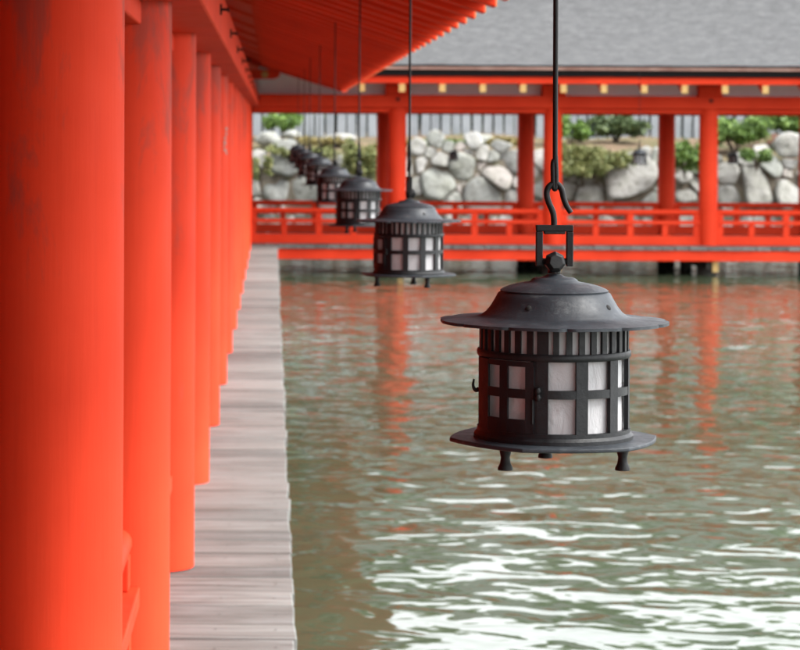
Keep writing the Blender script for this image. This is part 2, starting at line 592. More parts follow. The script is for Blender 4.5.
# valley rafter
m = MB()
p0 = Vector((EAVE, VY, EAVE_Z - 0.01)); p1 = Vector((-0.30, YF, EAVE_Z + SL * 1.416 - 0.01))
d = (p1 - p0).normalized(); s_ = Vector((d.y, -d.x, 0)).normalized() * 0.06; u = Vector((0, 0, 0.14))
m.hexa([p0 - s_, p0 + s_, p1 + s_, p1 - s_, p0 - s_ + u, p0 + s_ + u, p1 + s_ + u, p1 - s_ + u])
nbuild(m, 'valley_rafter', M['paint'], bevel=0.006)
# purlin and flatter inner rafters under the roof
m = MB(); m.box(-0.13, -0.06, YA, YF - 0.1, soffit_z(EAVE + 0.1) + 0.03, soffit_z(EAVE + 0.1) + 0.16)
nbuild(m, 'purlin', M['paint'], bevel=0.006)
m = MB()
m.hexa([(XR / 2 - 0.23, -0.06, C(1.95)), (-0.13, -0.06, soffit_z(1.246) + 0.02), (-0.13, 0.06, soffit_z(1.246) + 0.02), (XR / 2 - 0.23, 0.06, C(1.95)),
        (XR / 2 - 0.23, -0.06, C(2.07)), (-0.13, -0.06, soffit_z(1.246) + 0.13), (-0.13, 0.06, soffit_z(1.246) + 0.13), (XR / 2 - 0.23, 0.06, C(2.07))])
ip = m.build('inner_rafter', M['paint'], near, bevel=0.006)
ip.location = OFF + Vector((0, Y0 + 1.2, 0))
y = Y0 + 1.2
for k in range(-3, 14):
    if k: inst(ip, near, OFF + Vector((0, y + k * P, 0)))
# soffit boards just above the rafters (solid sheet with thickness)
m = MB()
z0 = EAVE_Z + 0.055
def zs(x): return z0 + SL * (EAVE - x)
xa = -0.30
m.add([(EAVE, YA, z0), (EAVE, VY, z0), (xa, YF, zs(xa)), (xa, YA, zs(xa)),
       (EAVE, YA, z0 + .03), (EAVE, VY, z0 + .03), (xa, YF, zs(xa) + .03), (xa, YA, zs(xa) + .03)],
      [(0, 1, 2, 3), (7, 6, 5, 4), (0, 4, 5, 1), (1, 5, 6, 2), (2, 6, 7, 3), (3, 7, 4, 0)])
xb = -2.51
zb = C(2.09)
m.add([(xa, YA, zs(xa)), (xa, YF, zs(xa)), (xb, YF + 2, zb), (xb, YA, zb), (XR - 1.5, YR + 1.4, z0), (XR - 1.5, YA, z0)],
      [(0, 1, 2, 3), (3, 2, 4, 5)])
nbuild(m, 'soffit', M['paint'], fixn=False)
# eave fascia and bark layers
m = MB(); m.box(EAVE - 0.03, EAVE + 0.015, YA, VY - 0.02, EAVE_Z + 0.155, EAVE_Z + 0.27)
nbuild(m, 'fascia', M['paint'], bevel=0.004)
m = MB(); m.box(EAVE - 0.10, EAVE + 0.05, YA, VY - 0.05, EAVE_Z + 0.272, EAVE_Z + 0.37)
nbuild(m, 'roof_edge', M['bark_edge'], bevel=0.01)
RZ0, RZ1 = EAVE_Z + 0.42, C(2.72)     # roof surface: eave, ridge
RE = EAVE + 0.10
XM, YM = XR / 2 - 0.23, YF + 2.05
def roof_patch(c0, c1, c2, c3, nu=60, nv=10, sag=0.10):
    """c0-c1 along the eave, c3-c2 along the ridge; slightly hollow like bark roofs."""
    vs, fs = [], []
    for j in range(nv + 1):
        v = j / nv
        for i in range(nu + 1):
            u_ = i / nu
            a_ = Vector(c0).lerp(Vector(c1), u_); b_ = Vector(c3).lerp(Vector(c2), u_)
            p = a_.lerp(b_, v); p.z -= sag * 4 * v * (1 - v)
            p.z += 0.012 * mnoise.noise(p * 2.0)
            vs.append(p)
    for j in range(nv):
        for i in range(nu):
            a_ = j * (nu + 1) + i
            fs.append((a_, a_ + 1, a_ + nu + 2, a_ + nu + 1))
    return vs, fs
m = MB()
VYr = VY - 0.10
m.add(*roof_patch((RE, YA, RZ0), (RE, VYr, RZ0), (XM, YM, RZ1), (XM, YA, RZ1)))
m.add(*roof_patch((XR - 1.6, YR + 1.5, RZ0), (XR - 1.6, YA, RZ0), (XM, YA, RZ1), (XM, YM, RZ1)))
nbuild(m, 'roof', M['bark'], smooth=50, fixn=False)
m = MB(); m.box(XM - 0.15, XM + 0.15, YA, YM, RZ1 - 0.03, RZ1 + 0.14)
nbuild(m, 'ridge', M['bark_edge'], bevel=0.03)
# end bracket with brass plate, under the corner of the roof
m = MB()
pr = [(-0.50, 0.0), (0.02, 0.0), (0.10, 0.03), (0.13, 0.08), (0.08, 0.13), (0.0, 0.15), (-0.50, 0.15)]
yb = YF - 0.32
n = len(pr)
m.add([(x, yb, z) for x, z in pr] + [(x, yb + 0.10, z) for x, z in pr],
      [tuple(range(n)), tuple(range(2 * n - 1, n - 1, -1))] + [(i, i + n, (i + 1) % n + n, (i + 1) % n) for i in range(n)])
o = nbuild(m, 'bracket_arm', M['paint'], bevel=0.01)
o.location = OFF + Vector((0, 0, C(0.84)))
m2 = MB(); m2.lathe([(0.055, 0.004), (0.05, 0.012), (0.001, 0.014)], n=20)
q = m2.build('brass_plate', M['ochre'], o, smooth=40); q.rotation_euler = (R(90), 0, 0); q.location = (-0.12, yb, 0.075)

# ------------------------------------------------------------------ railings
def railing(parent, off, x0, x1, name='railing', z_shift=0):
    """one bay in local x from x0 to x1 (between pillar faces), centred on y = 0."""
    root = MB(); L = x1 - x0
    root.box(x0, x1, -0.055, 0.055, 0.004, 0.155)                       # bottom beam
    r = root.build(name, M['paint'], parent, bevel=0.006)
    a_ = MB(); a_.tube([(x0, 0, 0.530), (x1, 0, 0.530)], 0.042, 14); a_.build('top_rail', M['paint'], r, smooth=40)
    a_ = MB(); a_.box(x0, x1, -0.065, 0.065, 0.335, 0.395); a_.build('middle_rail', M['paint'], r, bevel=0.005)
    xc = (x0 + x1) / 2
    for (xx, full, hw) in ((x0 + 0.05, 1, 0.05), (xc, 1, 0.05), (x1 - 0.05, 1, 0.05), ((x0 + xc) / 2, 0, 0.045), ((x1 + xc) / 2, 0, 0.045)):
        p_ = MB()
        p_.box(xx - hw, xx + hw, -0.04, 0.04, 0.155, 0.333)
        if full: p_.box(xx - hw, xx + hw, -0.037, 0.037, 0.397, 0.497)
        p_.build('railing_post', M['paint'], r, bevel=0.005)
    return r
PRF = PR - 0.012
for i in range(1, len(PY) - 1):
    if i == 1:
        r0 = railing(near, OFF, PRF, P - PRF)
        r0.location = OFF + Vector((PX, PY[i], 0)); r0.rotation_euler = (0, 0, R(90))
    else:
        inst(r0, near, OFF + Vector((PX, PY[i], 0)), (0, 0, R(90)))

# ------------------------------------------------------------------ walkway across the pond
far = empty('covered_walkway', (6, YM, 0))
tag(far, 'vermilion walkway crossing behind the pond with grey bark roof and low railings', 'walkway')
FO = Vector((-6, -YM, 0))
def fbuild(mb, name, mat, parent=far, **kw):
    o = mb.build(name, mat, parent, **kw)
    if parent is far: o.location = FO
    return o
NB = 8
FXS = [FX0 + FP * k for k in range(NB + 1)]
XE = FXS[-1] + 0.6
# deck
m = MB(); rr = random.Random(9)
x = XR - 0.5
while x < XE:
    wd = rr.uniform(0.20, 0.30)
    y0 = 38.15 + rr.uniform(-0.012, 0.012); z = rr.uniform(-0.004, 0.004)
    m.box(x, x + wd - rr.uniform(0.006, 0.014), y0, YR + 0.55, -0.055, z)
    x += wd
fbuild(m, 'deck', M['deck_y'], bevel=0.006)
m = MB(); m.box(0.052, XE, 38.19, 38.31, -0.225, -0.06); fbuild(m, 'edge_beam', M['paint'], bevel=0.008)
m = MB(); m.box(0.052, XE, YR + 0.38, YR + 0.5, -0.225, -0.06); fbuild(m, 'edge_beam', M['paint'], bevel=0.008)
pm = MB()
pm.lathe([(0.147, Z_BEAM0), (PR, 1.2), (PR, 0.03), (PR, 0.004)], n=40)
fp = pm.build('pillar', M['paint'], far, smooth=40)
fp.location = FO + Vector((FXS[1], YF, 0))
for k, x in enumerate(FXS):
    for yy in (YF, YR):
        if yy == YF and k in (0, 1): continue
        inst(fp, far, FO + Vector((x, yy, 0)), (0, 0, k * 1.3 + yy))
for yy, s in ((YF, 1), (YR, -1)):
    m = MB(); m.box(PX + 0.25 if s > 0 else XR, XE, yy - 0.22, yy + 0.22, Z_BEAM0, Z_BEAM1)
    b = fbuild(m, 'beam', M['paint'], bevel=0.012)
    m = MB(); m.box(PX + 0.16 if s > 0 else XR, XE, yy - 0.085, yy + 0.085, Z_NUKI0, Z_BEAM0 - 0.002)
    fbuild(m, 'tie_beam', M['paint'], bevel=0.006)
    m = MB(); m.box(PX + 0.25 if s > 0 else XR, XE, yy - 0.02, yy + 0.02, Z_BEAM1, C(1.08))
    fbuild(m, 'plaster_panel', M['plaster'])
    for k, x in enumerate(FXS[1:]):
        if s > 0:
            c_ = MB(); c_.lathe([(0.032, 0.006), (0.026, 0.03), (0.001, 0.04)], n=12)
            q = c_.build('nail_cover', M['black_iron'], b, smooth=40); q.rotation_euler = (R(90), 0, 0)
            q.location = (x, yy - 0.22, (Z_BEAM0 + Z_BEAM1) / 2 + 0.03)
        m = MB(); m.box(x - 0.19, x + 0.19, yy - 0.20, yy + 0.20, Z_BEAM1 + 0.002, Z_BEAM1 + 0.17)
        fbuild(m, 'bracket_block', M['paint'], bevel=0.01)
# cross beams between the rows
for x in FXS[1:]:
    m = MB(); m.box(x - 0.10, x + 0.10, YF + 0.225, YR - 0.225, Z_BEAM0 + 0.02, Z_BEAM1 - 0.01); fbuild(m, 'cross_beam', M['paint'], bevel=0.008)
# rafters with ochre ends: local frame of the near rafter turned by -90 degrees
x0 = (523 - 272) * (YF - 1.4) / FPX
while x0 - RS > EAVE + 0.05: x0 -= RS
xx = x0
frp = None
while xx < XE - 0.1:
    for front in (True, False):
        rot = (0, 0, R(-90)) if front else (0, 0, R(90))
        loc = FO + Vector((xx, VY if front else YR + 1.4, EAVE_Z))
        if frp is None:
            frp = rafter_mesh(1.38, 0.048, 0.13).build('rafter', M['paint'], far, bevel=0.006)
            cpm = MB(); cpm.box(0.001, 0.008, -0.047, 0.047, 0.002, 0.122); cpm.build('end_cap', M['ochre'], frp)
            frp.location = loc; frp.rotation_euler = rot
        else:
            inst(frp, far, loc, rot)
    xx += RS
# soffit boards
m = MB()
z0f = EAVE_Z + 0.133
for s in (1, -1):
    ye, yi = (VY, YF) if s > 0 else (YR + 1.4, YR)
    m.hexa([(EAVE if s > 0 else XR - 1.4, ye, z0f + .012), (XE + 0.2, ye, z0f + .012), (XE + 0.2, yi, z0f + SL * 1.4), (-0.28 if s > 0 else XR, yi, z0f + SL * 1.4),
            (EAVE if s > 0 else XR - 1.4, ye, z0f + .04), (XE + 0.2, ye, z0f + .04), (XE + 0.2, yi, z0f + SL * 1.4 + .03), (-0.28 if s > 0 else XR, yi, z0f + SL * 1.4 + .03)])
    m.add([(-0.28, yi, z0f + SL * 1.4 + .03), (XE + 0.2, yi, z0f + SL * 1.4 + .03), (XE + 0.2, YM, zb), (XM, YM, zb)], [(0, 1, 2, 3)])
fbuild(m, 'soffit', M['paint'])
for s in (1, -1):
    ye = VY if s > 0 else YR + 1.4
    xs0 = EAVE + 0.02 if s > 0 else XR - 1.4
    m = MB(); m.box(xs0, XE + 0.2, min(ye + 0.03 * s, ye + 0.09 * s), max(ye + 0.03 * s, ye + 0.09 * s), EAVE_Z + 0.135, EAVE_Z + 0.245)
    fbuild(m, 'fascia', M['paint'], bevel=0.004)
    m = MB(); m.box(xs0, XE + 0.25, min(ye - 0.05 * s, ye + 0.2 * s), max(ye - 0.05 * s, ye + 0.2 * s), EAVE_Z + 0.247, EAVE_Z + 0.345)
    fbuild(m, 'roof_edge', M['bark_edge'], bevel=0.01)
    m = MB(); m.box(xs0, XE + 0.25, min(ye - 0.09 * s, ye + 0.2 * s), max(ye - 0.09 * s, ye + 0.2 * s), EAVE_Z + 0.347, EAVE_Z + 0.388)
    fbuild(m, 'eave_strip', M['brown'], bevel=0.006)
m = MB()
m.add(*roof_patch((RE, VYr, RZ0), (XE + 0.3, VYr, RZ0), (XE + 0.3, YM, RZ1), (XM, YM, RZ1), nu=80, nv=16))
m.add(*roof_patch((XE + 0.3, YR + 1.5, RZ0), (XR - 1.6, YR + 1.5, RZ0), (XM, YM, RZ1), (XE + 0.3, YM, RZ1), nu=80))
fbuild(m, 'roof', M['bark'], smooth=50, fixn=False)
m = MB(); m.box(RE, XE + 0.28, VYr + 0.003, VYr + 0.2, RZ0 - 0.032, RZ0 - 0.004)
fbuild(m, 'roof_edge', M['bark_edge'])
m = MB(); m.box(XM, XE + 0.3, YM - 0.15, YM + 0.15, RZ1 - 0.03, RZ1 + 0.14)
fbuild(m, 'ridge', M['bark_edge'], bevel=0.03)
# railings of both rows
rf = None
for k in range(NB):
    for yy in (YF, YR):
        if rf is None:
            rf = railing(far, FO, PRF, FP - PRF); rf.location = FO + Vector((FXS[k], yy, 0))
        else:
            inst(rf, far, FO + Vector((FXS[k], yy, 0)))
# piles under the deck and ochre joist ends
for k, x in enumerate(FXS[1:]):
    for yy in (YF, YR, YF + 2.05):
        m = MB(); r_ = 0.15 if yy != YF + 2.05 else 0.10
        xo = {YF: -0.03, YR: 0.0}.get(yy, 0.0)
        m.lathe([(r_, -0.06), (r_, -0.6), (r_ * 1.04, -2.3)], n=18, cx=x + xo, cy=yy)
        fbuild(m, 'pile', M['pile'], smooth=40)
    m = MB(); m.box(x - 0.09, x + 0.07, 38.32, YR + 0.3, -0.36, -0.23)
    j = fbuild(m, 'joist', M['pile'], bevel=0.006)
    m = MB(); m.box(x + 0.00, x + 0.09, 38.27, 38.315, -0.40, -0.232)
    m.build('end_cap', M['ochre'], j)
for y in PY:
    for x in (PX, XR):
        m = MB(); m.lathe([(PR, -0.06), (PR, -2.3)], n=16, cx=x, cy=y); nbuild(m, 'pile', M['pile'], smooth=40)

# ------------------------------------------------------------------ lanterns
def lantern_parts(root, link_rot, rod_top):
    """builds the parts around the centre of the base plate (z = 0)."""
    RB = 0.125
    I, K = M['iron'], M['black_iron']
    # base plate: six-sided
    m = MB()
    pts = []
    for k in range(36):
        an = 10 * k; hexr = 0.179 * math.cos(R(30)) / math.cos(R((an % 60) - 30))
        rr_ = hexr * 0.42 + 0.179 * 0.58
        pts.append((rr_ * math.sin(R(37 + an)), -rr_ * math.cos(R(37 + an))))
    m.add([(x, y, -0.007) for x, y in pts] + [(x, y, 0.0) for x, y in pts],
          [tuple(range(36))[::-1], tuple(range(36, 72))] + [(k, (k + 1) % 36, (k + 1) % 36 + 36, k + 36) for k in range(36)])
    bp = m.build('base_plate', I, root, bevel=0.002)
    for (fx, fy) in ((0.105, -0.085), (-0.090, -0.090), (-0.006, 0.066)):
        f = MB(); f.lathe([(0.0095, -0.009), (0.0095, -0.016), (0.0075, -0.024), (0.009, -0.034), (0.0125, -0.041), (0.0125, -0.045)], n=16, cx=fx, cy=fy)
        f.build('foot', K, root, smooth=40)
    # lattice body: rings, bars, slats
    m = MB()
    m.lathe([(0.121, 0.0), (0.134, 0.0), (0.134, 0.006), (0.129, 0.011), (0.129, 0.018), (0.121, 0.018)], n=72, close=True)
    m.lathe([(0.121, 0.137), (0.128, 0.137), (0.130, 0.140), (0.130, 0.146), (0.128, 0.149), (0.121, 0.149)], n=72, close=True)
    m.lathe([(0.121, 0.190), (0.128, 0.190), (0.128, 0.203), (0.121, 0.203)], n=72, close=True)
    m.arc(0.121, 0.127, -13, 285 + 1, 0.076, 0.090, seg=60)
    for k in range(12):
        c_ = 15 + 30 * k
        if c_ == 315: continue
        w_ = 4.6 if c_ != 345 else 4.2
        m.arc(0.1205, 0.1275, c_ - w_, c_ + w_, 0.018, 0.137)
    m.arc(0.1205, 0.1275, 336, 341, 0.018, 0.137)
    for k in range(36):
        c_ = 5 + 10 * k
        w_ = 4.4 if c_ == 345 else 2.3
        m.arc(0.1208, 0.126, c_ - w_, c_ + w_, 0.149, 0.190, seg=2)
    m.build('lattice_body', M['near_black'], root, smooth=35)
    # paper lining with soft creases
    m = MB()
    def crumple(r, an, z):
        r = r + (0.0030 if z > 0.145 else 0.0)
        return r + 0.0016 * mnoise.noise(Vector((math.sin(an) * 5, math.cos(an) * 5, z * 22))), z
    m.lathe([(0.1165, 0.01 + 0.0095 * i) for i in range(20)], n=96, mod=crumple)
    m.build('paper_screen', M['paper'], root, smooth=60)
    # door
    m = MB()
    for (a0, a1) in ((-79, -62.5), (-49.5, -42), (-27.5, -21)):
        m.arc(0.1275, 0.1315, a0, a1, 0.0185, 0.1365)
    for (z0_, z1_) in ((0.0185, 0.041), (0.076, 0.091), (0.128, 0.1365)):
        m.arc(0.1275, 0.1312, -79, -21, z0_, z1_)
    dr = m.build('door', M['near_black'], root, smooth=35)
    m = MB()
    for zc in (0.090, 0.079):
        m.lathe([(0.0001, 0.006), (0.004, 0.005), (0.0062, 0.0), (0.004, -0.005), (0.0001, -0.006)], n=14, cx=0.133 * math.sin(R(-18)), cy=-0.133 * math.cos(R(-18)), cz=zc)
    m.tube([(0.131 * math.sin(R(-22)), -0.131 * math.cos(R(-22)), z) for z in (0.035, 0.075)], 0.0022, 8)
    m.build('latch', K, dr, smooth=50)
    m = MB()
    sx_, cx_ = math.sin(R(-88)), -math.cos(R(-88))
    pth = smooth_path([(0.127 * sx_, 0.127 * cx_, 0.080), (0.133 * sx_, 0.133 * cx_, 0.078), (0.137 * sx_, 0.137 * cx_, 0.086), (0.1355 * sx_, 0.1355 * cx_, 0.097)], 5)
    m.tube(pth, [0.004 - 0.0024 * i / (len(pth) - 1) for i in range(len(pth))], 10)
    m.build('side_hook', K, root, smooth=60)
    # roof: brim cut in shallow cloud-like lobes, dome in two steps
    def lobes(r, an, z):
        if r > 0.165:
            k = (an / (2 * math.pi) * 12) % 1.0
            cut = 0.0065 * max(0.0, 1 - min(k, 1 - k) * 16) + 0.002 * abs(math.cos(k * math.pi)) ** 3
            s = (r - 0.165) / 0.028
            return r - cut * s, z - 0.0005 * s * abs(math.cos(k * math.pi)) ** 4
        return r, z
    m = MB()
    m.lathe([(0.0001, 0.279), (0.012, 0.2785), (0.018, 0.275), (0.0235, 0.2735), (0.034, 0.2725), (0.038, 0.270), (0.041, 0.2665), (0.058, 0.2635), (0.076, 0.2590), (0.086, 0.2550), (0.0915, 0.2515),
             (0.0905, 0.2490), (0.0945, 0.2470), (0.1000, 0.2370), (0.1070, 0.2250), (0.1150, 0.2150), (0.1210, 0.2110), (0.1225, 0.2090), (0.131, 0.2065), (0.150, 0.2045), (0.172, 0.2030), (0.193, 0.2015),
             (0.193, 0.1965), (0.172, 0.1980), (0.127, 0.2005), (0.110, 0.1990), (0.0001, 0.1990)], n=144, mod=lobes)
    m.v = [(x, y, z - 0.004) for x, y, z in m.v]
    rf_ = m.build('lantern_roof', I, root, smooth=40)
    for aa in (-30, 52, 140, 225):
        m = MB()
        m.lathe([(0.0055, 0.0), (0.0048, 0.0012), (0.0001, 0.0014)], n=14)
        q = m.build('vent_hole_disc', M['black'], rf_, smooth=60)  # black disc on the roof, painted as the dark inside of a hole
        s, c_ = math.sin(R(aa)), -math.cos(R(aa))
        nrm = Vector((s * 0.80, c_ * 0.80, 0.60))
        q.location = Vector((0.1055 * s, 0.1055 * c_, 0.2232))
        q.rotation_euler = nrm.to_track_quat('Z', 'Y').to_euler()
    # hanger: open rectangle pinned by a faceted bolt, turned as the wind left it
    cr, sr = math.cos(R(link_rot)), math.sin(R(link_rot))
    def rot(p): return (p[0] * cr - p[1] * sr, p[0] * sr + p[1] * cr, p[2])
    m = MB()
    hw, tk, dp = 0.0315, 0.0115, 0.0065
    for (a0, a1, z0_, z1_) in ((-hw, -hw + tk, 0.288, 0.347), (hw - tk, hw, 0.288, 0.347), (-hw, hw, 0.347, 0.358), (-0.018, 0.018, 0.3425, 0.3475)):
        m.box(a0, a1, -dp, dp, z0_, z1_)
    m.v = [rot(p) for p in m.v]
    lk = m.build('hanger', K, root, bevel=0.0015)
    m = MB()
    m.tube([rot((0, 0.012, 0.296)), rot((0, -0.006, 0.296))], 0.0125, 6)
    m.tube([rot((0, -0.006, 0.2955)), rot((0, -0.017, 0.296)), rot((0.001, -0.022, 0.2965))], [0.0185, 0.0175, 0.012], 7)
    m.tube([rot((-hw + 0.002, 0, 0.2965)), rot((hw - 0.002, 0, 0.2965))], 0.0055, 8)
    m.tube([(0, 0, 0.276), (0, 0, 0.292)], 0.011, 12)
    m.build('bolt', K, lk, bevel=0.001)
    # hook
    m = MB()
    pth = smooth_path([rot(p) for p in ((-0.001, 0, 0.352), (-0.001, 0, 0.367), (-0.003, 0, 0.380), (-0.010, 0, 0.396), (-0.0135, 0, 0.410), (-0.011, 0, 0.421), (-0.003, 0.001, 0.4275),
                                         (0.006, 0.001, 0.4260), (0.0120, 0, 0.417), (0.0150, 0, 0.404), (0.020, 0, 0.391), (0.0275, 0, 0.379))], 5)
    nn = len(pth)
    m.tube(pth, [0.0052 - 0.0012 * max(0, (i / nn - 0.7)) * 2 for i in range(nn)], 12)
    m.build('hook', K, root, smooth=60)
    # rod with forged eye and lapped end
    m = MB()
    m.tube([(0.0005, 0, 0.462), (0.0, 0, 0.8), (0.001, 0, 1.1), (0.003, 0.0, rod_top)], 0.0044, 10)
    m.tube(smooth_path([(0.002, 0, 0.470), (-0.0028, 0, 0.464), (-0.0030, 0, 0.445), (-0.0022, 0.0, 0.425), (0.0, 0.0, 0.4185), (0.0022, 0, 0.424), (0.0024, 0, 0.445), (0.001, 0, 0.475)], 5), 0.0043, 10)
    m.build('rod', K, root, smooth=60)


LG = 'iron lanterns in a line along the near walkway eave'
L_SPEC = [  # distance, pixel offset from the vanishing line, drop below the camera, body turn, link turn, label
    (4.10, 283, .5130, 0, 0, 'largest sharpest iron lantern with white paper panes, closest to the camera'),
    (8.95, 137.5, .520, -24, 96, 'second largest iron lantern, hanging in front of a bright orange pillar across the pond'),
    (13.75, 87, .523, 12, 70, 'third largest iron lantern, its right brim just left of the far orange pillar'),
    (18.6, 62.5, .530, -40, 85, 'fourth iron lantern back, half behind the roof of the third largest'),
    (23.4, 47.3, .505, 5, 10, 'fifth iron lantern back, hung from an open ring hook before pale boulders'),
    (28.2, 37.6, .500, -18, 60, 'sixth iron lantern back in the receding line'),
    (33.0, 32.0, .485, 30, 80, 'small blurred iron lantern, second from the left end of the receding line'),
    (36.4, 26.0, .460, -10, 40, 'leftmost and most distant dark lantern of the receding line'),
]
for (dy, ox, hz, br, lr, lab) in L_SPEC:
    lx = ox * dy / FPX
    o = empty('hanging_lantern', (lx, dy, CAMZ - hz), R(br))
    tag(o, lab, 'lantern', LG)
    top = soffit_z(EAVE - lx) + 0.03 - (CAMZ - hz)
    lantern_parts(o, lr - br, top)
# small lanterns hanging from the walkway across the pond
F_SPEC = [
    (639.5, 159, YF - 1.60, 0.84, 'small pale lantern hanging from the front eave across the pond, before a grey slab'),
    (733.0, 158, YR + 0.6, 0.74, 'small dark lantern silhouetted under the far roof, right of the thick pillar'),
    (453.5, 156, YR + 0.6, 0.62, 'small dark lantern silhouetted under the far roof, between two largest lanterns'),
]
for (px, py, dy, s, lab) in F_SPEC:
    lx = (px - 272) * dy / FPX
    z = CAMZ - (py + 5 - 2.0 - 132) * dy / FPX
    o = empty('hanging_lantern', (lx, dy, z))
    o.scale = (s, s, s)
    tag(o, lab, 'lantern', 'small lanterns under the far roof')
    top = (C(0.62 + 0.35) - z) / s if dy < YF else (C(0.9) - z) / s
    o.rotation_euler = (0, 0, R(110)); lantern_parts(o, -60, top)

# ------------------------------------------------------------------ stone wall
YWALL = 47.5
BAT = 0.22                   # batter: metres back per metre up
def px2wall(px, py):
    return (px - 272) * (YWALL + 0.2) / FPX, CAMZ - (py - 132) * (YWALL + 0.2) / FPX
KS = (YWALL + 0.2) / FPX
hand = [(258,188,8),(276,188,14),(287,160,17),(303,192,15),(256,160,9),(352,186,11),(366,170,9),(318,172,10),(262,206,9),(330,200,11),
        (441,161,11),(463,166,16),(438,182,19),(511,161,13),(498,176,17),(484,196,22),(452,200,12),(517,182,9),(512,197,12),(483,153,8),(495,156,8),(474,141,9),(464,146,7),(502,147,8),(437,141,9),(468,153,8),(463,190,7),(447,146,7),(480,163,6),(432,151,8),(425,165,9),(418,185,10),(545,160,11),(548,185,14),(535,172,9),(420,146,9),
        (630,174,28),(590,196,16),(624,200,12),(650,198,11),(571,190,10),(588,178,11),(601,186,5),(566,168,10),(656,155,8),(648,153,8),(643,189,6),(652,186,6),(658,171,7),(610,196,8),(574,174,7),
        (684,172,10),(686,191,10),(694,164,8),(697,181,8),(729,173,14),(730,195,16),(756,184,21),(789,190,16),(772,166,12),(792,159,8),(791,172,7),(748,156,8),(793,144,14),(778,178,6),(772,193,7),(744,168,5),(765,150,8),(712,185,9),(706,168,9)]
seeds = []
for (px, py, r) in hand:
    x, z = px2wall(px, py)
    seeds.append([x, z, r * KS])
rr = random.Random(21)
tries = 0
X0W, X1W, Z0W, Z1W = -7.5, 19.0, -0.9, 1.30
while tries < 9000 and len(seeds) < 520:
    tries += 1
    x = rr.uniform(X0W, X1W); z = rr.uniform(Z0W, Z1W)
    r = rr.choice([0.34, 0.27, 0.22, 0.17, 0.13, 0.10]) if tries < 4500 else rr.choice([0.13, 0.10, 0.08])
    if all((x - s[0]) ** 2 + (z - s[1]) ** 2 > ((0.86 if r > 0.12 else 0.68) * (r + s[2])) ** 2 for s in seeds):
        seeds.append([x, z, r])
def clip(poly, nx, nz, d_):
    outp = []
    for i in range(len(poly)):
        p, q = poly[i], poly[(i + 1) % len(poly)]
        dp, dq = p[0] * nx + p[1] * nz - d_, q[0] * nx + q[1] * nz - d_
        if dp <= 0: outp.append(p)
        if dp * dq < 0:
            t_ = dp / (dp - dq)
            outp.append((p[0] + (q[0] - p[0]) * t_, p[1] + (q[1] - p[1]) * t_))
    return outp
BIGPOLY = {}
for k_, (px, py, r_) in enumerate(hand):
    if (px, py) == (630, 174): BIGPOLY[k_] = [(604, 168), (618, 154), (640, 149), (655, 152), (661, 172), (650, 188), (626, 196), (607, 198)]
    if (px, py) == (756, 184): BIGPOLY[k_] = [(743, 161), (760, 163), (768, 175), (773, 198), (768, 205), (746, 205)]
m = MB()
